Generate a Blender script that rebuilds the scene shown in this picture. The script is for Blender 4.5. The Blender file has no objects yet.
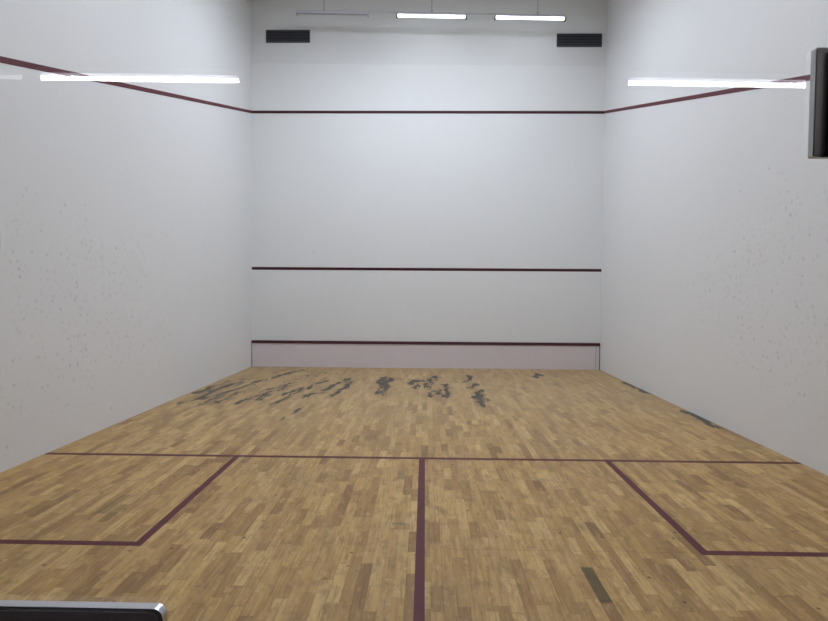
import bpy, bmesh, math, random
from mathutils import Vector, Matrix, noise

scene = bpy.context.scene
COL = scene.collection
random.seed(7)

# ------------------------------------------------------------------ sizes (metres)
FY = 9.75            # front wall
XL0, XL1 = -3.2988, -3.1533   # left wall at the back / at the front
XR0, XR1 = 3.1647, 3.2041     # right wall
CEIL = 6.61
LAMP = 92.0          # radiance of the strip lights over the court
LAMPF = 10.0         # the weaker pair by the front wall
CORR = 62.0
EXPO = -0.17

def xl(y, z=0): return XL0 + (XL1 - XL0) * y / FY + 0.0018 * z
def xr(y, z=0): return XR0 + (XR1 - XR0) * y / FY + 0.0029 * z

# ------------------------------------------------------------------ material helpers
class NT:
    def __init__(self, name):
        self.m = bpy.data.materials.new(name)
        self.m.use_nodes = True
        self.t = self.m.node_tree
        self.t.nodes.clear()
        self.out = self.t.nodes.new('ShaderNodeOutputMaterial')
    def n(self, kind, **kw):
        nd = self.t.nodes.new(kind)
        for k, v in kw.items():
            setattr(nd, k, v)
        return nd
    def put(self, sock, v):
        if isinstance(v, bpy.types.NodeSocket):
            self.t.links.new(v, sock)
        else:
            sock.default_value = v
    def math(self, op, a, b=None, c=None, clamp=False):
        nd = self.n('ShaderNodeMath', operation=op, use_clamp=clamp)
        self.put(nd.inputs[0], a)
        if b is not None: self.put(nd.inputs[1], b)
        if c is not None: self.put(nd.inputs[2], c)
        return nd.outputs[0]
    def mix(self, f, a, b, mode='MIX'):
        nd = self.n('ShaderNodeMix', data_type='RGBA', blend_type=mode)
        self.put(nd.inputs[0], f); self.put(nd.inputs[6], a); self.put(nd.inputs[7], b)
        return nd.outputs[2]
    def ramp(self, f, stops):
        nd = self.n('ShaderNodeValToRGB')
        cr = nd.color_ramp
        while len(cr.elements) < len(stops): cr.elements.new(0.5)
        for e, (p, c) in zip(cr.elements, stops):
            e.position = p; e.color = c
        self.put(nd.inputs[0], f)
        return nd.outputs[0]
    def step(self, v, lo, hi):
        nd = self.n('ShaderNodeMapRange', interpolation_type='SMOOTHSTEP')
        self.put(nd.inputs[0], v)
        nd.inputs[1].default_value = lo; nd.inputs[2].default_value = hi
        return nd.outputs[0]
    def xyz(self):
        tc = self.n('ShaderNodeTexCoord')
        sp = self.n('ShaderNodeSeparateXYZ')
        self.t.links.new(tc.outputs['Object'], sp.inputs[0])
        return tc.outputs['Object'], sp.outputs[0], sp.outputs[1], sp.outputs[2]
    def comb(self, x=0.0, y=0.0, z=0.0):
        nd = self.n('ShaderNodeCombineXYZ')
        for i, v in enumerate((x, y, z)): self.put(nd.inputs[i], v)
        return nd.outputs[0]
    def noise(self, vec, scale, detail=2.0, rough=0.5):
        nd = self.n('ShaderNodeTexNoise')
        self.put(nd.inputs['Vector'], vec)
        nd.inputs['Scale'].default_value = scale
        nd.inputs['Detail'].default_value = detail
        nd.inputs['Roughness'].default_value = rough
        return nd.outputs[0]
    def bsdf(self, col, rough=0.6, metal=0.0, spec=0.5, bump=None, bstr=0.2, bdist=0.002):
        b = self.n('ShaderNodeBsdfPrincipled')
        self.put(b.inputs['Base Color'], col)
        self.put(b.inputs['Roughness'], rough)
        b.inputs['Metallic'].default_value = metal
        b.inputs['Specular IOR Level'].default_value = spec
        if bump is not None:
            bp = self.n('ShaderNodeBump')
            bp.inputs['Strength'].default_value = bstr
            bp.inputs['Distance'].default_value = bdist
            self.put(bp.inputs['Height'], bump)
            self.t.links.new(bp.outputs[0], b.inputs['Normal'])
        self.t.links.new(b.outputs[0], self.out.inputs[0])
        return self.m

def rgb(r, g, b):
    f = lambda c: ((c / 255 + 0.055) / 1.055) ** 2.4 if c > 10 else c / 255 / 12.92
    return (f(r), f(g), f(b), 1)

def plain(name, col, rough=0.6, metal=0.0, spec=0.5, var=0.04, scale=30):
    t = NT(name)
    o, x, y, z = t.xyz()
    nz = t.noise(o, scale, 3)
    c2 = tuple(max(0, c * (1 - var * 2.5)) for c in col[:3]) + (1,)
    return t.bsdf(t.mix(nz, col, c2), rough, metal, spec)

def wall_material(name, base, marks=None):
    """off-white plaster paint; marks = (along-axis, centre a, centre z, radius a, radius z, amount)"""
    t = NT(name)
    o, x, y, z = t.xyz()
    big = t.noise(o, 0.9, 4, 0.6)
    col = t.mix(t.math('MULTIPLY', big, 0.5), base, tuple(c * 0.93 for c in base[:3]) + (1,))
    # faint smears left by cleaning
    sm = t.noise(t.comb(t.math('MULTIPLY', x, 0.7), t.math('MULTIPLY', y, 0.7), t.math('MULTIPLY', z, 2.2)), 1.6, 5, 0.65)
    col = t.mix(t.math('MULTIPLY', t.step(sm, 0.55, 0.75), 0.25), col, tuple(c * 0.93 for c in base[:3]) + (1,))
    for (axis, ca, cz, ra, rz, amt) in (marks or []):
        a = y if axis == 'y' else x
        da = t.math('DIVIDE', t.math('SUBTRACT', a, ca), ra)
        dz = t.math('DIVIDE', t.math('SUBTRACT', z, cz), rz)
        d = t.math('SQRT', t.math('ADD', t.math('MULTIPLY', da, da), t.math('MULTIPLY', dz, dz)))
        region = t.step(d, 1.0, 0.3)
        patch = t.step(t.noise(o, 1.8, 3), 0.38, 0.62)
        region = t.math('MULTIPLY', region, t.math('ADD', t.math('MULTIPLY', patch, 0.65), 0.35))
        for sc, rr, dark in ((8.0, 0.19, 0.34), (15.0, 0.30, 0.34)):
            wob = t.n('ShaderNodeTexNoise'); t.put(wob.inputs['Vector'], o); wob.inputs['Scale'].default_value = 45
            va = t.n('ShaderNodeVectorMath', operation='SCALE'); t.put(va.inputs[0], wob.outputs[1]); va.inputs['Scale'].default_value = 0.035
            vb = t.n('ShaderNodeVectorMath', operation='ADD'); t.put(vb.inputs[0], o); t.put(vb.inputs[1], va.outputs[0])
            sep = t.n('ShaderNodeSeparateXYZ'); t.put(sep.inputs[0], vb.outputs[0])
            vec = t.comb(sep.outputs[1 if axis == 'y' else 0], sep.outputs[2], 0.0)
            vo = t.n('ShaderNodeTexVoronoi', voronoi_dimensions='2D')
            t.put(vo.inputs['Vector'], vec); vo.inputs['Scale'].default_value = sc
            sc2 = t.n('ShaderNodeSeparateColor'); t.put(sc2.inputs[0], vo.outputs['Color'])
            keep = t.math('GREATER_THAN', t.math('MULTIPLY', region, amt), sc2.outputs[0])
            rad = t.math('MULTIPLY', t.math('ADD', t.math('MULTIPLY', sc2.outputs[1], 0.7), 0.3), rr)
            dot = t.math('MULTIPLY', t.math('SUBTRACT', rad, vo.outputs['Distance']), 5.0, clamp=True)
            f = t.math('MULTIPLY', t.math('MULTIPLY', dot, keep), dark)
            f = t.math('MULTIPLY', f, t.math('ADD', t.math('MULTIPLY', sc2.outputs[2], 0.7), 0.3))
            col = t.mix(f, col, rgb(112, 116, 118))
    return t.bsdf(col, 0.55, 0, 0.3, t.noise(o, 25, 4), 0.10, 0.003)

def floor_material():
    t = NT('parquet')
    o, x, y, z = t.xyz()
    W, L = 0.060, 0.33
    u = t.math('DIVIDE', x, W)
    row = t.math('FLOOR', u)
    fu = t.math('SUBTRACT', u, row)
    wn = t.n('ShaderNodeTexWhiteNoise', noise_dimensions='1D'); t.put(wn.inputs['W'], row)
    v = t.math('ADD', t.math('DIVIDE', y, L), t.math('MULTIPLY', wn.outputs[0], 7.0))
    # uneven strip lengths
    v = t.math('ADD', v, t.math('MULTIPLY', t.math('SINE', t.math('ADD', t.math('MULTIPLY', v, 2.3), t.math('MULTIPLY', row, 1.7))), 0.26))
    colr = t.math('FLOOR', v)
    fv = t.math('SUBTRACT', v, colr)
    wc = t.n('ShaderNodeTexWhiteNoise', noise_dimensions='2D'); t.put(wc.inputs['Vector'], t.comb(row, colr))
    sp = t.n('ShaderNodeSeparateColor'); t.put(sp.inputs[0], wc.outputs['Color'])
    tone = sp.outputs[0]; hue = sp.outputs[1]
    c = t.ramp(tone, [(0.0, rgb(136, 106, 74)), (0.10, rgb(164, 133, 92)), (0.40, rgb(187, 155, 108)),
                      (0.75, rgb(199, 168, 120)), (1.0, rgb(214, 185, 138))])
    c = t.mix(t.math('MULTIPLY', hue, 0.28), c, rgb(174, 140, 108))
    # grain, shifted strip by strip
    gv = t.comb(t.math('MULTIPLY', x, 60.0), t.math('ADD', t.math('MULTIPLY', y, 4.0), t.math('MULTIPLY', tone, 37.0)), t.math('MULTIPLY', hue, 20.0))
    g = t.noise(gv, 1.0, 5, 0.65)
    c = t.mix(t.math('MULTIPLY', t.step(g, 0.42, 0.75), 0.62), c, rgb(122, 92, 60))
    g2 = t.noise(t.comb(t.math('MULTIPLY', x, 16.0), t.math('ADD', t.math('MULTIPLY', y, 3.0), t.math('MULTIPLY', hue, 50.0)), tone), 1.0, 3)
    c = t.mix(t.math('MULTIPLY', t.step(g2, 0.5, 0.8), 0.3), c, rgb(222, 196, 150))
    # wear over the whole floor: broad worn, greyer zones
    bw = t.noise(t.comb(x, t.math('MULTIPLY', y, 0.6), 0.0), 1.1, 4, 0.6)
    c = t.mix(t.math('MULTIPLY', t.step(bw, 0.45, 0.75), 0.30), c, rgb(150, 126, 98))
    mid = t.noise(t.comb(t.math('MULTIPLY', x, 3.0), t.math('MULTIPLY', y, 1.4), 3.0), 1.6, 4, 0.6)
    c = t.mix(t.math('MULTIPLY', t.step(mid, 0.56, 0.74), 0.35), c, rgb(128, 112, 90))
    bl = t.noise(t.comb(t.math('MULTIPLY', x, 12.0), t.math('MULTIPLY', y, 6.5), 8.0), 1.0, 6, 0.8)
    c = t.mix(t.math('MULTIPLY', t.step(bl, 0.48, 0.66), 0.55), c, rgb(136, 108, 78))
    bl2 = t.noise(t.comb(t.math('MULTIPLY', x, 22.0), t.math('MULTIPLY', y, 8.0), 18.0), 1.0, 4, 0.7)
    c = t.mix(t.math('MULTIPLY', t.step(bl2, 0.53, 0.70), 0.42), c, rgb(222, 194, 150))
    # colour mixed to a paler grey towards the front wall
    front_grey = t.math('MULTIPLY', t.step(t.math('ADD', y, t.math('MULTIPLY', bw, 3.0)), 4.5, 9.5), 0.45)
    c = t.mix(front_grey, c, rgb(172, 156, 136))
    # knots
    kn = t.n('ShaderNodeTexVoronoi', voronoi_dimensions='2D'); t.put(kn.inputs['Vector'], t.comb(x, y)); kn.inputs['Scale'].default_value = 3.2
    ks = t.n('ShaderNodeSeparateColor'); t.put(ks.inputs[0], kn.outputs['Color'])
    kf = t.math('MULTIPLY', t.math('GREATER_THAN', ks.outputs[0], 0.62), t.step(kn.outputs['Distance'], 0.045, 0.012))
    c = t.mix(t.math('MULTIPLY', kf, 0.75), c, rgb(70, 48, 32))
    # joints
    ju = t.math('ABSOLUTE', t.math('SUBTRACT', fu, 0.5)); jv = t.math('ABSOLUTE', t.math('SUBTRACT', fv, 0.5))
    wr_ = t.n('ShaderNodeTexWhiteNoise', noise_dimensions='1D'); t.put(wr_.inputs['W'], t.math('ADD', t.math('FLOOR', t.math('ADD', u, 0.5)), 91.0))
    js = t.math('ADD', t.math('MULTIPLY', t.math('GREATER_THAN', wr_.outputs[0], 0.72), 0.9), 0.45)
    gap = t.math('MAXIMUM', t.math('MULTIPLY', t.step(ju, 0.474, 0.494), js), t.step(jv, 0.4925, 0.499))
    c = t.mix(t.math('MULTIPLY', gap, 0.42), c, rgb(74, 56, 38))
    # single odd strip and pale scuffs (centre x, centre y, half x, half y, colour, amount)
    for (cx, cy, hx, hy, cc, am) in ((0.870, 2.28, 0.029, 0.165, rgb(88, 78, 56), 0.85),
                                     (-0.12, 2.95, 0.05, 0.012, rgb(120, 118, 112), 0.8),
                                     (-0.07, 2.99, 0.022, 0.045, rgb(198, 182, 150), 0.5),
                                     (0.93, 3.78, 0.10, 0.02, rgb(160, 152, 132), 0.5),
                                     (-0.15, 3.85, 0.03, 0.10, rgb(110, 98, 78), 0.55),
                                     (0.95, 2.625, 0.8, 0.004, rgb(90, 72, 52), 0.25),
                                     (-2.03, 3.20, 0.03, 0.16, rgb(105, 90, 66), 0.5),
                                     (-1.95, 3.05, 0.03, 0.14, rgb(105, 90, 66), 0.5)):
        m = t.math('MULTIPLY', t.step(t.math('ABSOLUTE', t.math('SUBTRACT', x, cx)), hx * 1.06, hx * 0.94),
                   t.step(t.math('ABSOLUTE', t.math('SUBTRACT', y, cy)), hy * 1.05, hy * 0.95))
        c = t.mix(t.math('MULTIPLY', m, am), c, cc)
    # varnish worn through to grey-black near the front wall (from the mesh attribute)
    at = t.n('ShaderNodeAttribute', attribute_name='wear')
    wn1 = t.noise(t.comb(t.math('MULTIPLY', x, 38.0), t.math('MULTIPLY', y, 4.2), 0.0), 1.0, 6, 0.9)
    wv = t.math('ADD', at.outputs['Fac'], t.math('MULTIPLY', t.math('SUBTRACT', wn1, 0.5), 3.6))
    wv = t.math('ADD', wv, t.math('MULTIPLY', t.math('SUBTRACT', tone, 0.5), 0.9))
    wm = t.math('MULTIPLY', t.step(wv, 0.38, 0.72), t.step(at.outputs['Fac'], 0.03, 0.30))
    c = t.mix(t.math('MULTIPLY', wm, 0.9), c, rgb(54, 59, 66))
    c = t.mix(1.0, c, (1.07, 1.0, 0.80, 1), 'MULTIPLY')
    rough = t.math('ADD', t.math('MULTIPLY', g, 0.12), 0.44)
    return t.bsdf(c, rough, 0, 0.22, t.math('SUBTRACT', t.math('MULTIPLY', g, 0.3), gap), 0.25, 0.001)

def emitter(name, col, strength):
    t = NT(name)
    e = t.n('ShaderNodeEmission')
    e.inputs[0].default_value = col; e.inputs[1].default_value = strength
    t.t.links.new(e.outputs[0], t.out.inputs[0])
    return t.m

def glass_material():
    t = NT('clear_glass')
    tr = t.n('ShaderNodeBsdfTransparent'); tr.inputs[0].default_value = (0.975, 0.99, 0.985, 1)
    gl = t.n('ShaderNodeBsdfGlossy'); gl.inputs['Roughness'].default_value = 0.004
    gl.inputs['Color'].default_value = (1, 1, 1, 1)
    fr = t.n('ShaderNodeFresnel'); fr.inputs[0].default_value = 1.5
    geo = t.n('ShaderNodeNewGeometry')
    # only the outer (front) side of each face mirrors, so the slab behaves like real thin glass
    f = t.math('MULTIPLY', fr.outputs[0], t.math('SUBTRACT', 1.0, geo.outputs['Backfacing']))
    f = t.math('MULTIPLY', f, 1.6)
    mx = t.n('ShaderNodeMixShader')
    t.put(mx.inputs[0], f); t.put(mx.inputs[1], tr.outputs[0]); t.put(mx.inputs[2], gl.outputs[0])
    t.t.links.new(mx.outputs[0], t.out.inputs[0])
    return t.m

def brushed(name, col, rough, axis='x'):
    t = NT(name)
    o, x, y, z = t.xyz()
    k = (4.0, 300.0, 300.0) if axis == 'x' else (300.0, 300.0, 4.0)
    n = t.noise(t.comb(t.math('MULTIPLY', x, k[0]), t.math('MULTIPLY', y, k[1]), t.math('MULTIPLY', z, k[2])), 1.0, 3)
    return t.bsdf(t.mix(n, col, tuple(c * 0.8 for c in col[:3]) + (1,)), rough, 1.0, 0.5, n, 0.05, 0.0005)

WALLC = rgb(236, 236, 235)
M = dict(
    front=wall_material('front_wall_plaster', rgb(237, 238, 237), [('x', 0.3, 3.2, 3.0, 2.6, 0.08)]),
    upper=wall_material('upper_wall_greyer_paint', rgb(231, 232, 231)),
    left=wall_material('left_wall_plaster', WALLC, [('y', 4.9, 1.30, 2.9, 1.35, 1.1)]),
    right=wall_material('right_wall_plaster', WALLC, [('y', 4.5, 1.50, 2.7, 1.25, 1.4)]),
    white=plain('white_paint', rgb(212, 212, 208), 0.7, var=0.02, scale=3),
    ceil=plain('ceiling_paint', rgb(238, 238, 234), 0.8, var=0.03, scale=3),
    grey=plain('corridor_paint', rgb(92, 90, 88), 0.8, var=0.05, scale=3),
    dgrey=plain('corridor_tiles', rgb(70, 66, 64), 0.5, var=0.05, scale=3),
    floor=floor_material(),
    line_wall=plain('dark_red_line_paint', rgb(72, 24, 34), 0.55, 0, 0.3, var=0.1, scale=14),
    line_side=plain('red_brown_line_paint', rgb(104, 48, 58), 0.55, 0, 0.3, var=0.1, scale=10),
    line_floor=plain('dark_red_floor_paint', rgb(104, 47, 52), 0.5, 0, 0.25, var=0.12, scale=12),
    tin=plain('pinkish_tin_paint', rgb(228, 219, 222), 0.45, 0, 0.4, var=0.04, scale=2.2),
    gap=plain('dark_joint', rgb(70, 60, 62), 0.8),
    vent=plain('black_grille_paint', rgb(74, 75, 80), 0.6),
    void=plain('dark_duct', rgb(50, 50, 54), 0.9),
    alu=plain('grey_aluminium', rgb(150, 150, 152), 0.45, 0.3),
    house=plain('lamp_housing_paint', rgb(205, 203, 212), 0.5),
    off=plain('unlit_diffuser', rgb(165, 163, 168), 0.5),
    rod=plain('grey_rod_paint', rgb(190, 190, 190), 0.5),
    cap=plain('dark_end_cap', rgb(90, 90, 94), 0.5),
    lit1=emitter('lit_diffuser_strong', (0.815, 0.86, 1.0, 1), LAMP * 2.15),
    lit2=emitter('lit_diffuser', (0.815, 0.86, 1.0, 1), LAMP * 0.95),
    lit3=emitter('lit_diffuser_weak', (0.815, 0.86, 1.0, 1), LAMP * 0.9),  # output set lower only to balance the light along the walls
    litf=emitter('lit_front_diffuser', (0.86, 0.90, 1.0, 1), LAMPF),
    litc=emitter('lit_corridor_tube', (0.93, 0.96, 1.0, 1), CORR),
    dim=emitter('dim_corridor_tube', (0.93, 0.96, 1.0, 1), 2.6),
    glass=glass_material(),
    steel=brushed('brushed_steel', rgb(205, 205, 210), 0.28),
    shadesteel=plain('dark_fitting_shade', rgb(140, 124, 125), 0.45, 0.0, 0.4),  # corridor side of the fittings, shade put into the colour
    steelv=brushed('brushed_steel_upright', rgb(176, 176, 174), 0.30, 'z'),
    shadev=brushed('shaded_steel_upright', rgb(104, 98, 98), 0.34, 'z'),  # darker copy of the upright steel for the shaded hinge front
)

# ------------------------------------------------------------------ mesh helpers
def link(name, bm, mats, parent=None, bevel=0.0, smooth=False):
    bmesh.ops.recalc_face_normals(bm, faces=bm.faces)
    me = bpy.data.meshes.new(name)
    bm.to_mesh(me); bm.free()
    if not isinstance(mats, (list, tuple)): mats = [mats]
    for m in mats: me.materials.append(m)
    if smooth:
        for p in me.polygons: p.use_smooth = True
    o = bpy.data.objects.new(name, me)
    COL.objects.link(o)
    if parent is not None: o.parent = parent
    if bevel:
        md = o.modifiers.new('bevel', 'BEVEL'); md.width = bevel; md.segments = 2; md.limit_method = 'ANGLE'
    return o

def hexa(bm, pts, mi=0):
    """pts: 4 bottom then 4 top"""
    v = [bm.verts.new(p) for p in pts]
    for f in ((0, 1, 2, 3), (4, 5, 6, 7), (0, 1, 5, 4), (1, 2, 6, 5), (2, 3, 7, 6), (3, 0, 4, 7)):
        fc = bm.faces.new([v[i] for i in f]); fc.material_index = mi
    return bm

def box(bm, x0, x1, y0, y1, z0, z1, mi=0):
    return hexa(bm, [(x0, y0, z0), (x1, y0, z0), (x1, y1, z0), (x0, y1, z0),
                     (x0, y0, z1), (x1, y0, z1), (x1, y1, z1), (x0, y1, z1)], mi)

def B(*a): return box(bmesh.new(), *a)

def cyl(bm, p, q, r, seg=14):
    p, q = Vector(p), Vector(q)
    d = q - p
    mat = Matrix.Translation((p + q) / 2) @ d.to_track_quat('Z', 'Y').to_matrix().to_4x4()
    bmesh.ops.create_cone(bm, cap_ends=True, segments=seg, radius1=r, radius2=r, depth=d.length, matrix=mat)
    return bm

def prism(bm, outline, y0, y1):
    a = [bm.verts.new((x, y0, z)) for x, z in outline]
    b = [bm.verts.new((x, y1, z)) for x, z in outline]
    bm.faces.new(a); bm.faces.new(b)
    n = len(a)
    for i in range(n): bm.faces.new((a[i], a[(i + 1) % n], b[(i + 1) % n], b[i]))
    return bm

def rounded(x0, x1, z0, z1, r, seg=6):
    pts = []
    for cx, cz, a0 in ((x1 - r, z1 - r, 0), (x0 + r, z1 - r, 90), (x0 + r, z0 + r, 180), (x1 - r, z0 + r, 270)):
        for k in range(seg + 1):
            a = math.radians(a0 + 90 * k / seg)
            pts.append((cx + r * math.cos(a), cz + r * math.sin(a)))
    return pts

def S(o, label=None):
    o['kind'] = 'structure'
    if label: o['label'] = label
    return o

def thing(name, label, cat, loc=(0, 0, 0), group=None):
    o = bpy.data.objects.new(name, None)
    o.empty_display_size = 0.1
    COL.objects.link(o); o.location = loc
    o['label'] = label; o['category'] = cat
    if group: o['group'] = group
    return o

# ------------------------------------------------------------------ floor with worn patches
WEAR = [(-2.99, 6.5, -2.79, 7.05, 0.021), (-3.08, 7.11, -3.0, 8.12, 0.023), (-2.83, 6.77, -2.63, 7.44, 0.022),
        (-2.63, 7.44, -2.51, 8.14, 0.024), (-2.59, 6.52, -2.53, 6.79, 0.02), (-2.31, 6.41, -2.12, 7.24, 0.025),
        (-2.18, 7.47, -2.03, 7.9, 0.023), (-1.82, 6.56, -1.73, 7.49, 0.028), (-1.89, 7.1, -1.8, 7.41, 0.022),
        (-2.4, 8.55, -2.16, 9.29, 0.032), (-1.55, 7.01, -1.42, 7.28, 0.035), (-1.65, 7.62, -1.56, 8.2, 0.029),
        (-1.39, 7.43, -1.18, 8.52, 0.036), (-1.21, 7.14, -1.09, 7.87, 0.034), (-0.66, 8.07, -0.62, 8.56, 0.045),
        (-0.55, 7.1, -0.53, 8.46, 0.04), (-0.23, 8.1, -0.03, 8.39, 0.032), (-0.16, 7.66, -0.09, 8.01, 0.028),
        (0.08, 7.85, 0.18, 8.71, 0.042), (0.15, 7.07, 0.23, 7.52, 0.035), (0.33, 7.01, 0.36, 7.95, 0.029),
        (0.68, 8.34, 0.76, 8.75, 0.031), (0.69, 7.71, 0.76, 8.06, 0.031), (0.74, 7.1, 0.79, 7.4, 0.037),
        (0.72, 6.57, 0.82, 6.97, 0.039), (1.86, 8.92, 1.96, 9.08, 0.032), (3.15, 8.25, 3.165, 7.5, 0.03),
        (3.165, 6.19, 3.17, 5.52, 0.03)]
FAINT = [(-1.59, 5.55, -1.55, 5.75, 0.03), (-1.52, 5.95, -1.48, 6.3, 0.03), (-0.58, 5.38, -0.58, 5.44, 0.03),
         (-0.86, 9.64, -0.8, 9.7, 0.04), (0.6, 9.15, 0.62, 9.25, 0.03), (-2.7, 6.6, -2.45, 7.4, 0.12), (-2.95, 6.8, -2.8, 8.3, 0.10),
         (-1.5, 7.1, -1.2, 8.2, 0.12), (-0.6, 7.2, -0.6, 8.4, 0.09), (0.15, 7.3, 0.2, 8.6, 0.09), (0.72, 6.8, 0.74, 8.6, 0.05), (-2.2, 6.8, -1.8, 8.9, 0.14)]

def seg_dist(px, py, s):
    ax, ay, bx, by = s[:4]
    dx, dy = bx - ax, by - ay
    L2 = dx * dx + dy * dy + 1e-9
    k = max(0.0, min(1.0, ((px - ax) * dx + (py - ay) * dy) / L2))
    # strips run along the court, so distance along it counts for less
    return math.hypot(px - ax - k * dx, (py - ay - k * dy) * 0.35)

def wear_at(x, y):
    w = 0.0
    if y > 9.74: return 0.0
    x += 0.07 * noise.noise(Vector((x * 3.0, y * 3.5, 1.0))) + 0.03 * noise.noise(Vector((x * 9.0, y * 9.0, 4.0)))
    y += 0.18 * noise.noise(Vector((x * 8.0, y * 1.5, 7.0)))
    for s in WEAR:
        d = seg_dist(x, y, s) / (s[4] * 1.8)
        if d < 3: w = max(w, math.exp(-d * d))
    for s in FAINT:
        d = seg_dist(x, y, s) / s[4]
        if d < 3: w = max(w, 0.5 * math.exp(-d * d))
    return w

def make_floor():
    x0, x1, y0, y1 = -3.3, 3.26, -0.02, 9.80
    nx, ny = 330, 230
    verts, faces, wear = [], [], []
    for j in range(ny + 1):
        y = y0 + (y1 - y0) * j / ny
        for i in range(nx + 1):
            x = x0 + (x1 - x0) * i / nx
            verts.append((x, y, 0.0))
            wear.append(wear_at(x, y) if y > 5 else 0.0)
    for j in range(ny):
        for i in range(nx):
            a = j * (nx + 1) + i
            faces.append((a, a + 1, a + nx + 2, a + nx + 1))
    # slab underneath
    n = len(verts)
    verts += [(x0, y0, -0.12), (x1, y0, -0.12), (x1, y1, -0.12), (x0, y1, -0.12)]
    wear += [0.0] * 4
    faces.append((n + 3, n + 2, n + 1, n))
    c = (0, nx, (ny + 1) * (nx + 1) - 1, ny * (nx + 1))
    rim = ([i for i in range(nx, -1, -1)], [j * (nx + 1) + nx for j in range(ny, -1, -1)],
           [ny * (nx + 1) + i for i in range(nx + 1)], [j * (nx + 1) for j in range(ny + 1)])
    for r_, (p, q) in zip(rim, ((n, n + 1), (n + 1, n + 2), (n + 2, n + 3), (n + 3, n))):
        faces.append(tuple(r_) + (p, q))
    me = bpy.data.meshes.new('floor')
    me.from_pydata(verts, [], faces)
    at = me.attributes.new('wear', 'FLOAT', 'POINT')
    at.data.foreach_set('value', wear)
    me.materials.append(M['floor'])
    me.validate(); me.update()
    o = bpy.data.objects.new('floor', me)
    COL.objects.link(o)
    return S(o, 'strip parquet floor of the court with grey-black worn patches near the front wall')

floor = make_floor()
T = 0.0008
SLY = 4.2816; BBY = 2.6283; BXL = -1.5725; BXR = 1.568; HC = 0.0076; H = 0.025
def paint(name, label, polys, parent, mat):
    bm = bmesh.new()
    for (x0, x1, y0, y1) in polys: box(bm, x0, x1, y0, y1, 0.0, T)
    o = link(name, bm, mat, parent); o['label'] = label
    return o
paint('short_line', 'dark red line painted across the whole floor, wall to wall', [(xl(SLY), xr(SLY), SLY - H, SLY + H)], floor, M['line_floor'])
paint('half_court_line', 'dark red line running from the short line towards the glass', [(HC - H, HC + H, 0.02, SLY - H)], floor, M['line_floor'])
paint('service_box_line', 'dark red L-shaped line closing the left service box',
      [(BXL - H, BXL + H, BBY - H, SLY - H), (xl(BBY), BXL - H, BBY - H, BBY + H)], floor, M['line_floor'])
paint('service_box_line', 'dark red L-shaped line closing the right service box',
      [(BXR - H, BXR + H, BBY - H, SLY - H), (BXR + H, xr(BBY), BBY - H, BBY + H)], floor, M['line_floor'])

# ------------------------------------------------------------------ walls
SEAM = 5.462
bm = bmesh.new()
YR = 9.7637
hexa(bm, [(-3.3, 9.75, 0), (3.4, YR, 0), (3.4, 9.95, 0), (-3.3, 9.95, 0),
          (-3.3, 9.75, SEAM + 0.03), (3.4, YR, SEAM - 0.03), (3.4, 9.95, SEAM - 0.03), (-3.3, 9.95, SEAM + 0.03)])
hexa(bm, [(-3.3, 9.758, SEAM + 0.03), (3.4, YR + 0.008, SEAM - 0.03), (3.4, 9.95, SEAM - 0.03), (-3.3, 9.95, SEAM + 0.03),
          (-3.3, 9.758, CEIL), (3.4, YR + 0.008, CEIL), (3.4, 9.95, CEIL), (-3.3, 9.95, CEIL)], 1)
wf = S(link('wall_front', bm, [M['front'], M['upper']]), 'white front wall of the court, facing the camera')
def side(name, f, out, mat, label):
    bm = bmesh.new()
    y0, y1 = -0.05, 9.77
    z0, z1 = 0, CEIL
    hexa(bm, [(f(y0, z0), y0, z0), (f(y1, z0), y1, z0), (out, y1, z0), (out, y0, z0),
              (f(y0, z1), y0, z1), (f(y1, z1), y1, z1), (out, y1, z1), (out, y0, z1)])
    return S(link(name, bm, mat), label)
wl = side('wall_left', xl, -3.5, M['left'], 'long white left side wall with scattered ball marks')
wr = side('wall_right', xr, 3.5, M['right'], 'long white right side wall with a cluster of dark ball marks')

def fl(z, name, label):      # horizontal band on the front wall
    bm = bmesh.new()
    a, b = xl(FY, z) + 0.002, xr(FY, z) - 0.002
    hexa(bm, [(a, 9.748, z - H), (b, YR - .002, z - H), (b, YR + .004, z - H), (a, 9.754, z - H),
              (a, 9.748, z + H), (b, YR - .002, z + H), (b, YR + .004, z + H), (a, 9.754, z + H)])
    o = link(name, bm, M['line_wall'], wf); o['label'] = label
fl(4.6224, 'out_line', 'dark red out line high across the front wall')
fl(1.8016, 'service_line', 'dark red service line across the middle of the front wall')
def slope(f, sgn, h0, parent, label):
    bm = bmesh.new()
    y0, y1 = 0.0, 9.745
    h1 = 4.6224
    p = []
    for dz in (-H, H):
        for (y, h) in ((y0, h0), (y1, h1)):
            p.append((f(y, h) - sgn * 0.002, y, h + dz))
        for (y, h) in ((y1, h1), (y0, h0)):
            p.append((f(y, h) + sgn * 0.004, y, h + dz))
    hexa(bm, p)
    o = link('side_out_line', bm, M['line_side'], parent); o['label'] = label
slope(xl, -1, 2.22, wl, 'dark red out line sloping down the left wall')
slope(xr, 1, 2.0742, wr, 'dark red out line sloping down the right wall')

S(link('ceiling', B(-3.5, 3.5, -0.2, 9.95, CEIL, CEIL + 0.15), M['ceil']))

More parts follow.
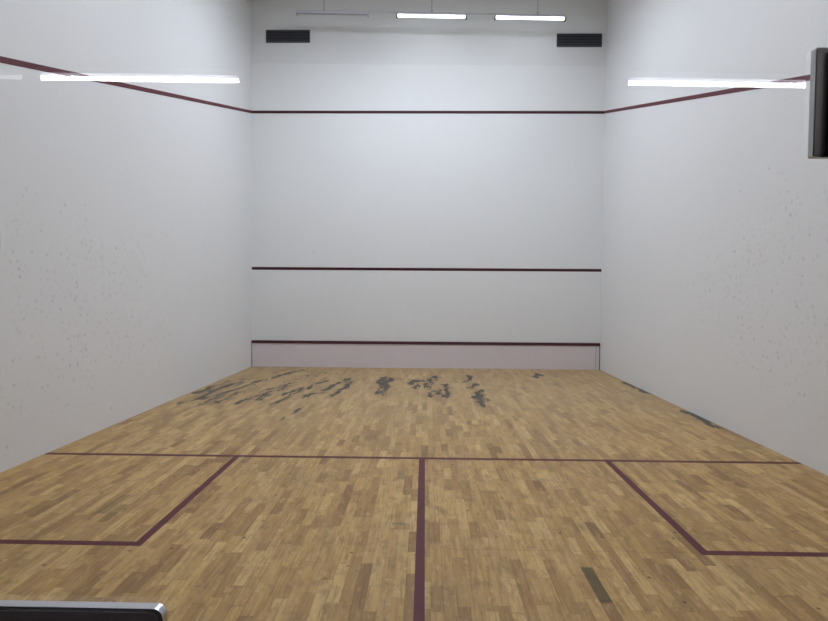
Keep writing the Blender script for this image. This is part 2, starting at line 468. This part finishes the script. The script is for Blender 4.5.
# ------------------------------------------------------------------ tin along the foot of the front wall
tin = thing('tin', 'pinkish white tin board with dark red top strip, at the foot of the front wall', 'tin board', (0, 9.73, 0))
def TL(name, bm, mat, **k):
    for v in bm.verts: v.co.y -= 9.73
    return link(name, bm, mat, tin, **k)
ta, tb = xl(FY) + 0.004, xr(FY) - 0.004
TL('panel', hexa(bmesh.new(), [(ta + .008, 9.722, 0), (tb - .075, 9.735, 0), (tb - .075, 9.762, 0), (ta + .008, 9.749, 0),
                               (ta + .008, 9.722, .434), (tb - .075, 9.735, .434), (tb - .075, 9.762, .434), (ta + .008, 9.749, .434)]), M['tin'])
e = TL('end_panel', B(tb - .068, tb - .012, 9.738, 9.762, 0, .434), M['tin'])
e['label'] = 'narrow end piece at the right corner'
j = TL('joint_strip', B(tb - .0755, tb - .0675, 9.741, 9.762, 0, .434), M['gap'])
j2 = TL('joint_strip', B(tb - .012, tb, 9.742, 9.762, 0, .434), M['gap'])
j3 = TL('joint_strip', B(ta, ta + .008, 9.727, 9.749, 0, .434), M['gap'])
for q in (j, j2, j3): q['label'] = 'thin dark upright joint'
r_ = TL('top_strip', hexa(bmesh.new(), [(ta, 9.710, .434), (tb, 9.724, .434), (tb, 9.762, .434), (ta, 9.749, .434),
                                        (ta, 9.726, .484), (tb, 9.740, .484), (tb, 9.762, .484), (ta, 9.749, .484)]), M['line_wall'])
r_['label'] = 'dark red bevelled top strip'

# ------------------------------------------------------------------ ventilation grilles
def grille(x0, x1, z0, z1, label, yw):
    g = thing('ventilation_grille', label, 'vent', ((x0 + x1) / 2, yw, (z0 + z1) / 2), 'black grilles high on the front wall')
    w, h = (x1 - x0) / 2, (z1 - z0) / 2
    bm = bmesh.new(); f = 0.018
    box(bm, -w, w, -0.02, 0, h - f, h); box(bm, -w, w, -0.02, 0, -h, -h + f)
    box(bm, -w, -w + f, -0.02, 0, -h + f, h - f); box(bm, w - f, w, -0.02, 0, -h + f, h - f)
    link('frame', bm, M['vent'], g)
    link('backing', B(-w + f, w - f, -0.004, 0, -h + f, h - f), M['void'], g)
    n = 7
    for k in range(n):
        z = -h + f + (2 * h - 2 * f) * (k + 0.5) / n
        bm = bmesh.new()
        hexa(bm, [(-w + f, -0.017, z - .011), (w - f, -0.017, z - .011), (w - f, -0.005, z + .006), (-w + f, -0.005, z + .006),
                  (-w + f, -0.017, z - .008), (w - f, -0.017, z - .008), (w - f, -0.005, z + .009), (-w + f, -0.005, z + .009)])
        link('slat', bm, M['vent'], g)
    return g
g1 = grille(-2.873, -2.079, 5.855, 6.075, 'black rectangular grille high on the front wall, near the left corner', 9.7585)
g2 = grille(2.336, 3.136, 5.775, 6.005, 'black slatted grille high on the front wall, near the right corner', 9.772)

# ------------------------------------------------------------------ suspended strip lights
def rail(y, z0, label, first, x0=-2.175, x1=2.328, dz=-0.021, rods=(-1.717, 0.102, 1.875)):
    r = thing('light_rail', label, 'light rail', (0, y, z0), 'rails carrying the strip lights')
    bm = bmesh.new()
    hexa(bm, [(x0, -.012, x0 * dz - .008), (x1, -.012, x1 * dz - .008), (x1, .012, x1 * dz - .008), (x0, .012, x0 * dz - .008),
              (x0, -.012, x0 * dz + .008), (x1, -.012, x1 * dz + .008), (x1, .012, x1 * dz + .008), (x0, .012, x0 * dz + .008)])
    link('rail', bm, M['rod'], r)
    for x in rods:
        rd = link('suspension_rod', cyl(bmesh.new(), (x, 0, x * dz + .008), (x, 0, CEIL - z0), 0.008), M['rod'], r)
        link('clamp', box(bmesh.new(), x - .02, x + .02, -.018, .018, x * dz + .008, x * dz + .045), M['rod'], rd)
        link('ceiling_cup', cyl(bmesh.new(), (x, 0, CEIL - z0 - .03), (x, 0, CEIL - z0), 0.03), M['rod'], rd)
    return r

def strip_light(x0, x1, y, z, dz, mat, label, group, capmat='cap', r=0.034, cat='strip light', deep=1.5):
    L = (x1 - x0) / 2
    t = thing('strip_light', label, cat, ((x0 + x1) / 2, y, z), group)
    t.rotation_euler = (0, -math.atan(dz), 0)
    # housing: shallow tray over the diffuser
    out = [(-.040, 0), (.040, 0), (.034, .034), (-.034, .034)]
    bm = bmesh.new()
    a = [bm.verts.new((-L, yy, zz)) for yy, zz in out]; b = [bm.verts.new((L, yy, zz)) for yy, zz in out]
    bm.faces.new(a); bm.faces.new(b)
    for i in range(4): bm.faces.new((a[i], a[(i + 1) % 4], b[(i + 1) % 4], b[i]))
    link('housing', bm, M['house'], t)
    # half-round diffuser hanging below
    bm = bmesh.new()
    pts = [(math.cos(-math.pi * k / 8) * r, math.sin(-math.pi * k / 8) * r * deep) for k in range(9)]
    La = L - .015
    a = [bm.verts.new((-La, yy, zz)) for yy, zz in pts]; b = [bm.verts.new((La, yy, zz)) for yy, zz in pts]
    bm.faces.new(a); bm.faces.new(b)
    for i in range(len(a)): bm.faces.new((a[i], a[(i + 1) % len(a)], b[(i + 1) % len(a)], b[i]))
    link('diffuser', bm, mat, t)
    for s in (-1, 1):
        link('end_cap', box(bmesh.new(), *sorted((s * (L - .015), s * (L + .012))), -.036, .036, -r * 1.3, .0), M[capmat], t)
    return t

LX = ((-2.175, -0.974), (-0.485, 0.674), (1.16, 2.328))
DZ = -0.021
GL = 'strip lights hung near the front wall'
rail(9.15, 6.078, 'thin grey rail on three rods near the front wall, carrying the hanging strip lights', True)
names = ('unlit grey strip light at the left end of the hanging rail',
         'lit white strip light in the middle of the hanging rail',
         'lit white strip light at the right end of the hanging rail')
for (a, b), lab, m in zip(LX, names, ('off', 'litf', 'litf')):
    zc = 6.078 - 0.008 - 0.034 + DZ * (a + b) / 2
    strip_light(a, b, 9.15, zc, DZ, M[m], lab, GL, 'cap' if m == 'litf' else 'off', r=0.032 if m == 'litf' else 0.020, deep=0.95)
RX = ((-1.86, -0.66), (-0.6, 0.6), (0.66, 1.86))  # rows out of view; spread narrowed to ease light on the side walls
rows = ((7.35, 'second row from the front wall', 'lit1'), (4.7, 'third row from the front wall', 'lit2'), (1.95, 'row nearest the glass', 'lit3'))
for y, txt, lm in rows:
    rail(y, 6.078, 'thin grey rail on three rods over the court, ' + txt, False, -1.9, 1.9, DZ, (-1.26, 0.0, 1.26))
    for (a, b), side_ in zip(RX, ('left', 'middle', 'right')):
        zc = 6.078 - 0.042 + DZ * (a + b) / 2
        strip_light(a, b, y, zc, DZ, M[lm], 'lit strip light over the court, %s one of the %s' % (side_, txt), 'strip lights over the court', deep=0.2)

# ------------------------------------------------------------------ glass back wall with its door
GX0, GX1 = xl(0) + .004, xr(0) - .004
DX0, DX1 = -0.47, 0.335
def pane(name, x0, x1, label):
    return S(link(name, B(x0, x1, -0.006, 0.006, 0.004, 2.13), M['glass']), label)
pane('window_1', GX0, DX0 - .004, 'fixed clear glass panel of the back wall, left of the door')
door = pane('door_1', DX0, DX1, 'clear glass door of the back wall, right in front of the camera')
pane('window_2', DX1 + .004, GX1, 'fixed clear glass panel of the back wall, right of the door')
bm = B(-3.5, 3.5, -0.1, 0.1, 2.15, CEIL)
S(link('wall_back', bm, M['white']), 'white wall above the glass')
S(link('trim_1', B(GX0, GX1, -0.02, 0.02, 2.13, 2.15), M['alu']), 'grey metal channel holding the top of the glass')

# hinge plate (upper right of the view), lock plate (lower left), round handle end
YB = -0.006
hg = link('door_hinge', prism(bmesh.new(), rounded(0.2990, 0.395, 1.531, 1.608, 0.001, 2), YB - .005, YB), M['steelv'], door)
hg['label'] = 'brushed steel hinge plate clamped on the door edge'
link('shaded_face', prism(bmesh.new(), rounded(0.2996, 0.393, 1.5318, 1.6072, 0.001, 2), YB - .0058, YB - .005), M['shadev'], hg)  # hinge front darkened in colour, as it faces the dim corridor
link('hinge_barrel', cyl(bmesh.new(), (0.3185, YB - .010, 1.534), (0.3185, YB - .010, 1.605), 0.0105, 32), M['steelv'], hg)
lk = link('door_lock', prism(bmesh.new(), rounded(-0.34, -0.1705, 1.09, 1.1952, 0.0075, 8), YB - .008, YB), M['steel'], door)
lk['label'] = 'steel lock plate with rounded corners and a face coloured dark for shade'
link('shaded_face', prism(bmesh.new(), rounded(-0.338, -0.173, 1.092, 1.1927, 0.0065, 8), YB - .0095, YB - .008), M['shadesteel'], lk)  # lock front coloured dark for its shade, bare steel edge left as lit
cy = cyl(bmesh.new(), (-0.255, YB - .0095, 1.150), (-0.255, YB - .022, 1.150), 0.014, 24)
link('lock_cylinder', cy, M['shadesteel'], lk)
hd = link('door_handle', prism(bmesh.new(), rounded(-0.345, -0.2938, 1.4595, 1.4815, 0.004, 5), YB - .006, YB), M['shadesteel'], door)
hd['label'] = 'dark handle plate at the left edge of the view'
link('handle_knob', cyl(bmesh.new(), (-0.325, YB - .03, 1.4705), (-0.325, YB - .006, 1.4705), 0.008, 24), M['shadesteel'], hd)

# ------------------------------------------------------------------ corridor on the camera's side of the glass
CX = 4.2; CY = -4.6; CH = 4.0
S(link('floor', B(-CX, CX, CY, -0.02, -0.12, 0.0), M['dgrey']), 'dark floor of the viewing corridor')
S(link('ceiling', B(-CX, CX, CY, -0.1, CH, CH + .1), M['grey']), 'ceiling of the viewing corridor')
S(link('wall_corridor', B(-CX, CX, CY - .1, CY, 0, CH), M['grey']), 'grey rear wall of the viewing corridor')
S(link('wall_corridor_left', B(-CX - .1, -CX, CY, 0, 0, CH), M['grey']), 'left end wall of the viewing corridor')
S(link('wall_corridor_right', B(CX, CX + .1, CY, 0, 0, CH), M['grey']), 'right end wall of the viewing corridor')
S(link('trim_2', B(-CX, -3.5, -0.1, 0.0, 0, CH), M['grey']), 'wall return left of the court')
S(link('trim_3', B(3.5, CX, -0.1, 0.0, 0, CH), M['grey']), 'wall return right of the court')

def corridor_light(x0, x1, z, mat, label):
    L = (x1 - x0) / 2
    t = thing('tube_light', label, 'tube light', ((x0 + x1) / 2, -2.93, z), 'tube lights in the corridor')
    t.rotation_euler = (0, math.radians(0.9), 0)
    link('housing', box(bmesh.new(), -L - .01, L + .01, -.03, .03, .022, .055), M['house'], t)
    link('tube', cyl(bmesh.new(), (-L + .01, 0, 0), (L - .01, 0, 0), 0.0125, 12), mat, t)
    for s in (-1, 1):
        link('tube_holder', box(bmesh.new(), *sorted((s * (L - .01), s * (L + .01))), -.016, .016, -.018, .022), M['cap'], t)
        link('suspension_wire', cyl(bmesh.new(), (s * L * .7, 0, .055), (s * L * .7, 0, CH - z), 0.002, 6), M['rod'], t)
    return t
corridor_light(-3.59, -2.371, 2.694, M['dim'], 'dim tube light in the corridor, its reflection at the left edge of the glass')
corridor_light(-2.280, -1.074, 2.672, M['litc'], 'bright corridor tube light mirrored in the glass over the left wall')
corridor_light(1.187, 2.43, 2.640, M['litc'], 'bright corridor tube light mirrored in the glass over the right wall')

# ------------------------------------------------------------------ camera
CP = dict(x=0.02387, y=-0.41837, z=1.4349, yaw=0.019763, pit=-0.037711, rol=0.006735, f=558.42)
cam = bpy.data.cameras.new('camera')
co = bpy.data.objects.new('camera', cam); COL.objects.link(co)
fwd = Vector((-math.sin(CP['yaw']) * math.cos(CP['pit']), math.cos(CP['yaw']) * math.cos(CP['pit']), math.sin(CP['pit'])))
right = Vector((math.cos(CP['yaw']), math.sin(CP['yaw']), 0))
up = right.cross(fwd)
c, s = math.cos(CP['rol']), math.sin(CP['rol'])
# content turns clockwise, so the camera turns counter-clockwise
r2 = c * right + s * up
u2 = -s * right + c * up
mat = Matrix((( r2.x, u2.x, -fwd.x), (r2.y, u2.y, -fwd.y), (r2.z, u2.z, -fwd.z))).to_4x4()
mat.translation = Vector((CP['x'], CP['y'], CP['z']))
co.matrix_world = mat
cam.sensor_fit = 'HORIZONTAL'; cam.sensor_width = 36.0
cam.lens = CP['f'] / 828 * 36.0
cam.clip_start = 0.01; cam.clip_end = 60
scene.camera = co

# ------------------------------------------------------------------ world and colour
w = bpy.data.worlds.new('world'); scene.world = w; w.use_nodes = True
w.node_tree.nodes['Background'].inputs[0].default_value = (0.02, 0.02, 0.022, 1)
w.node_tree.nodes['Background'].inputs[1].default_value = 1.0
scene.view_settings.view_transform = 'Standard'
scene.view_settings.look = 'None'
scene.view_settings.exposure = EXPO
scene.view_settings.gamma = 1
scene.view_settings.use_curve_mapping = False
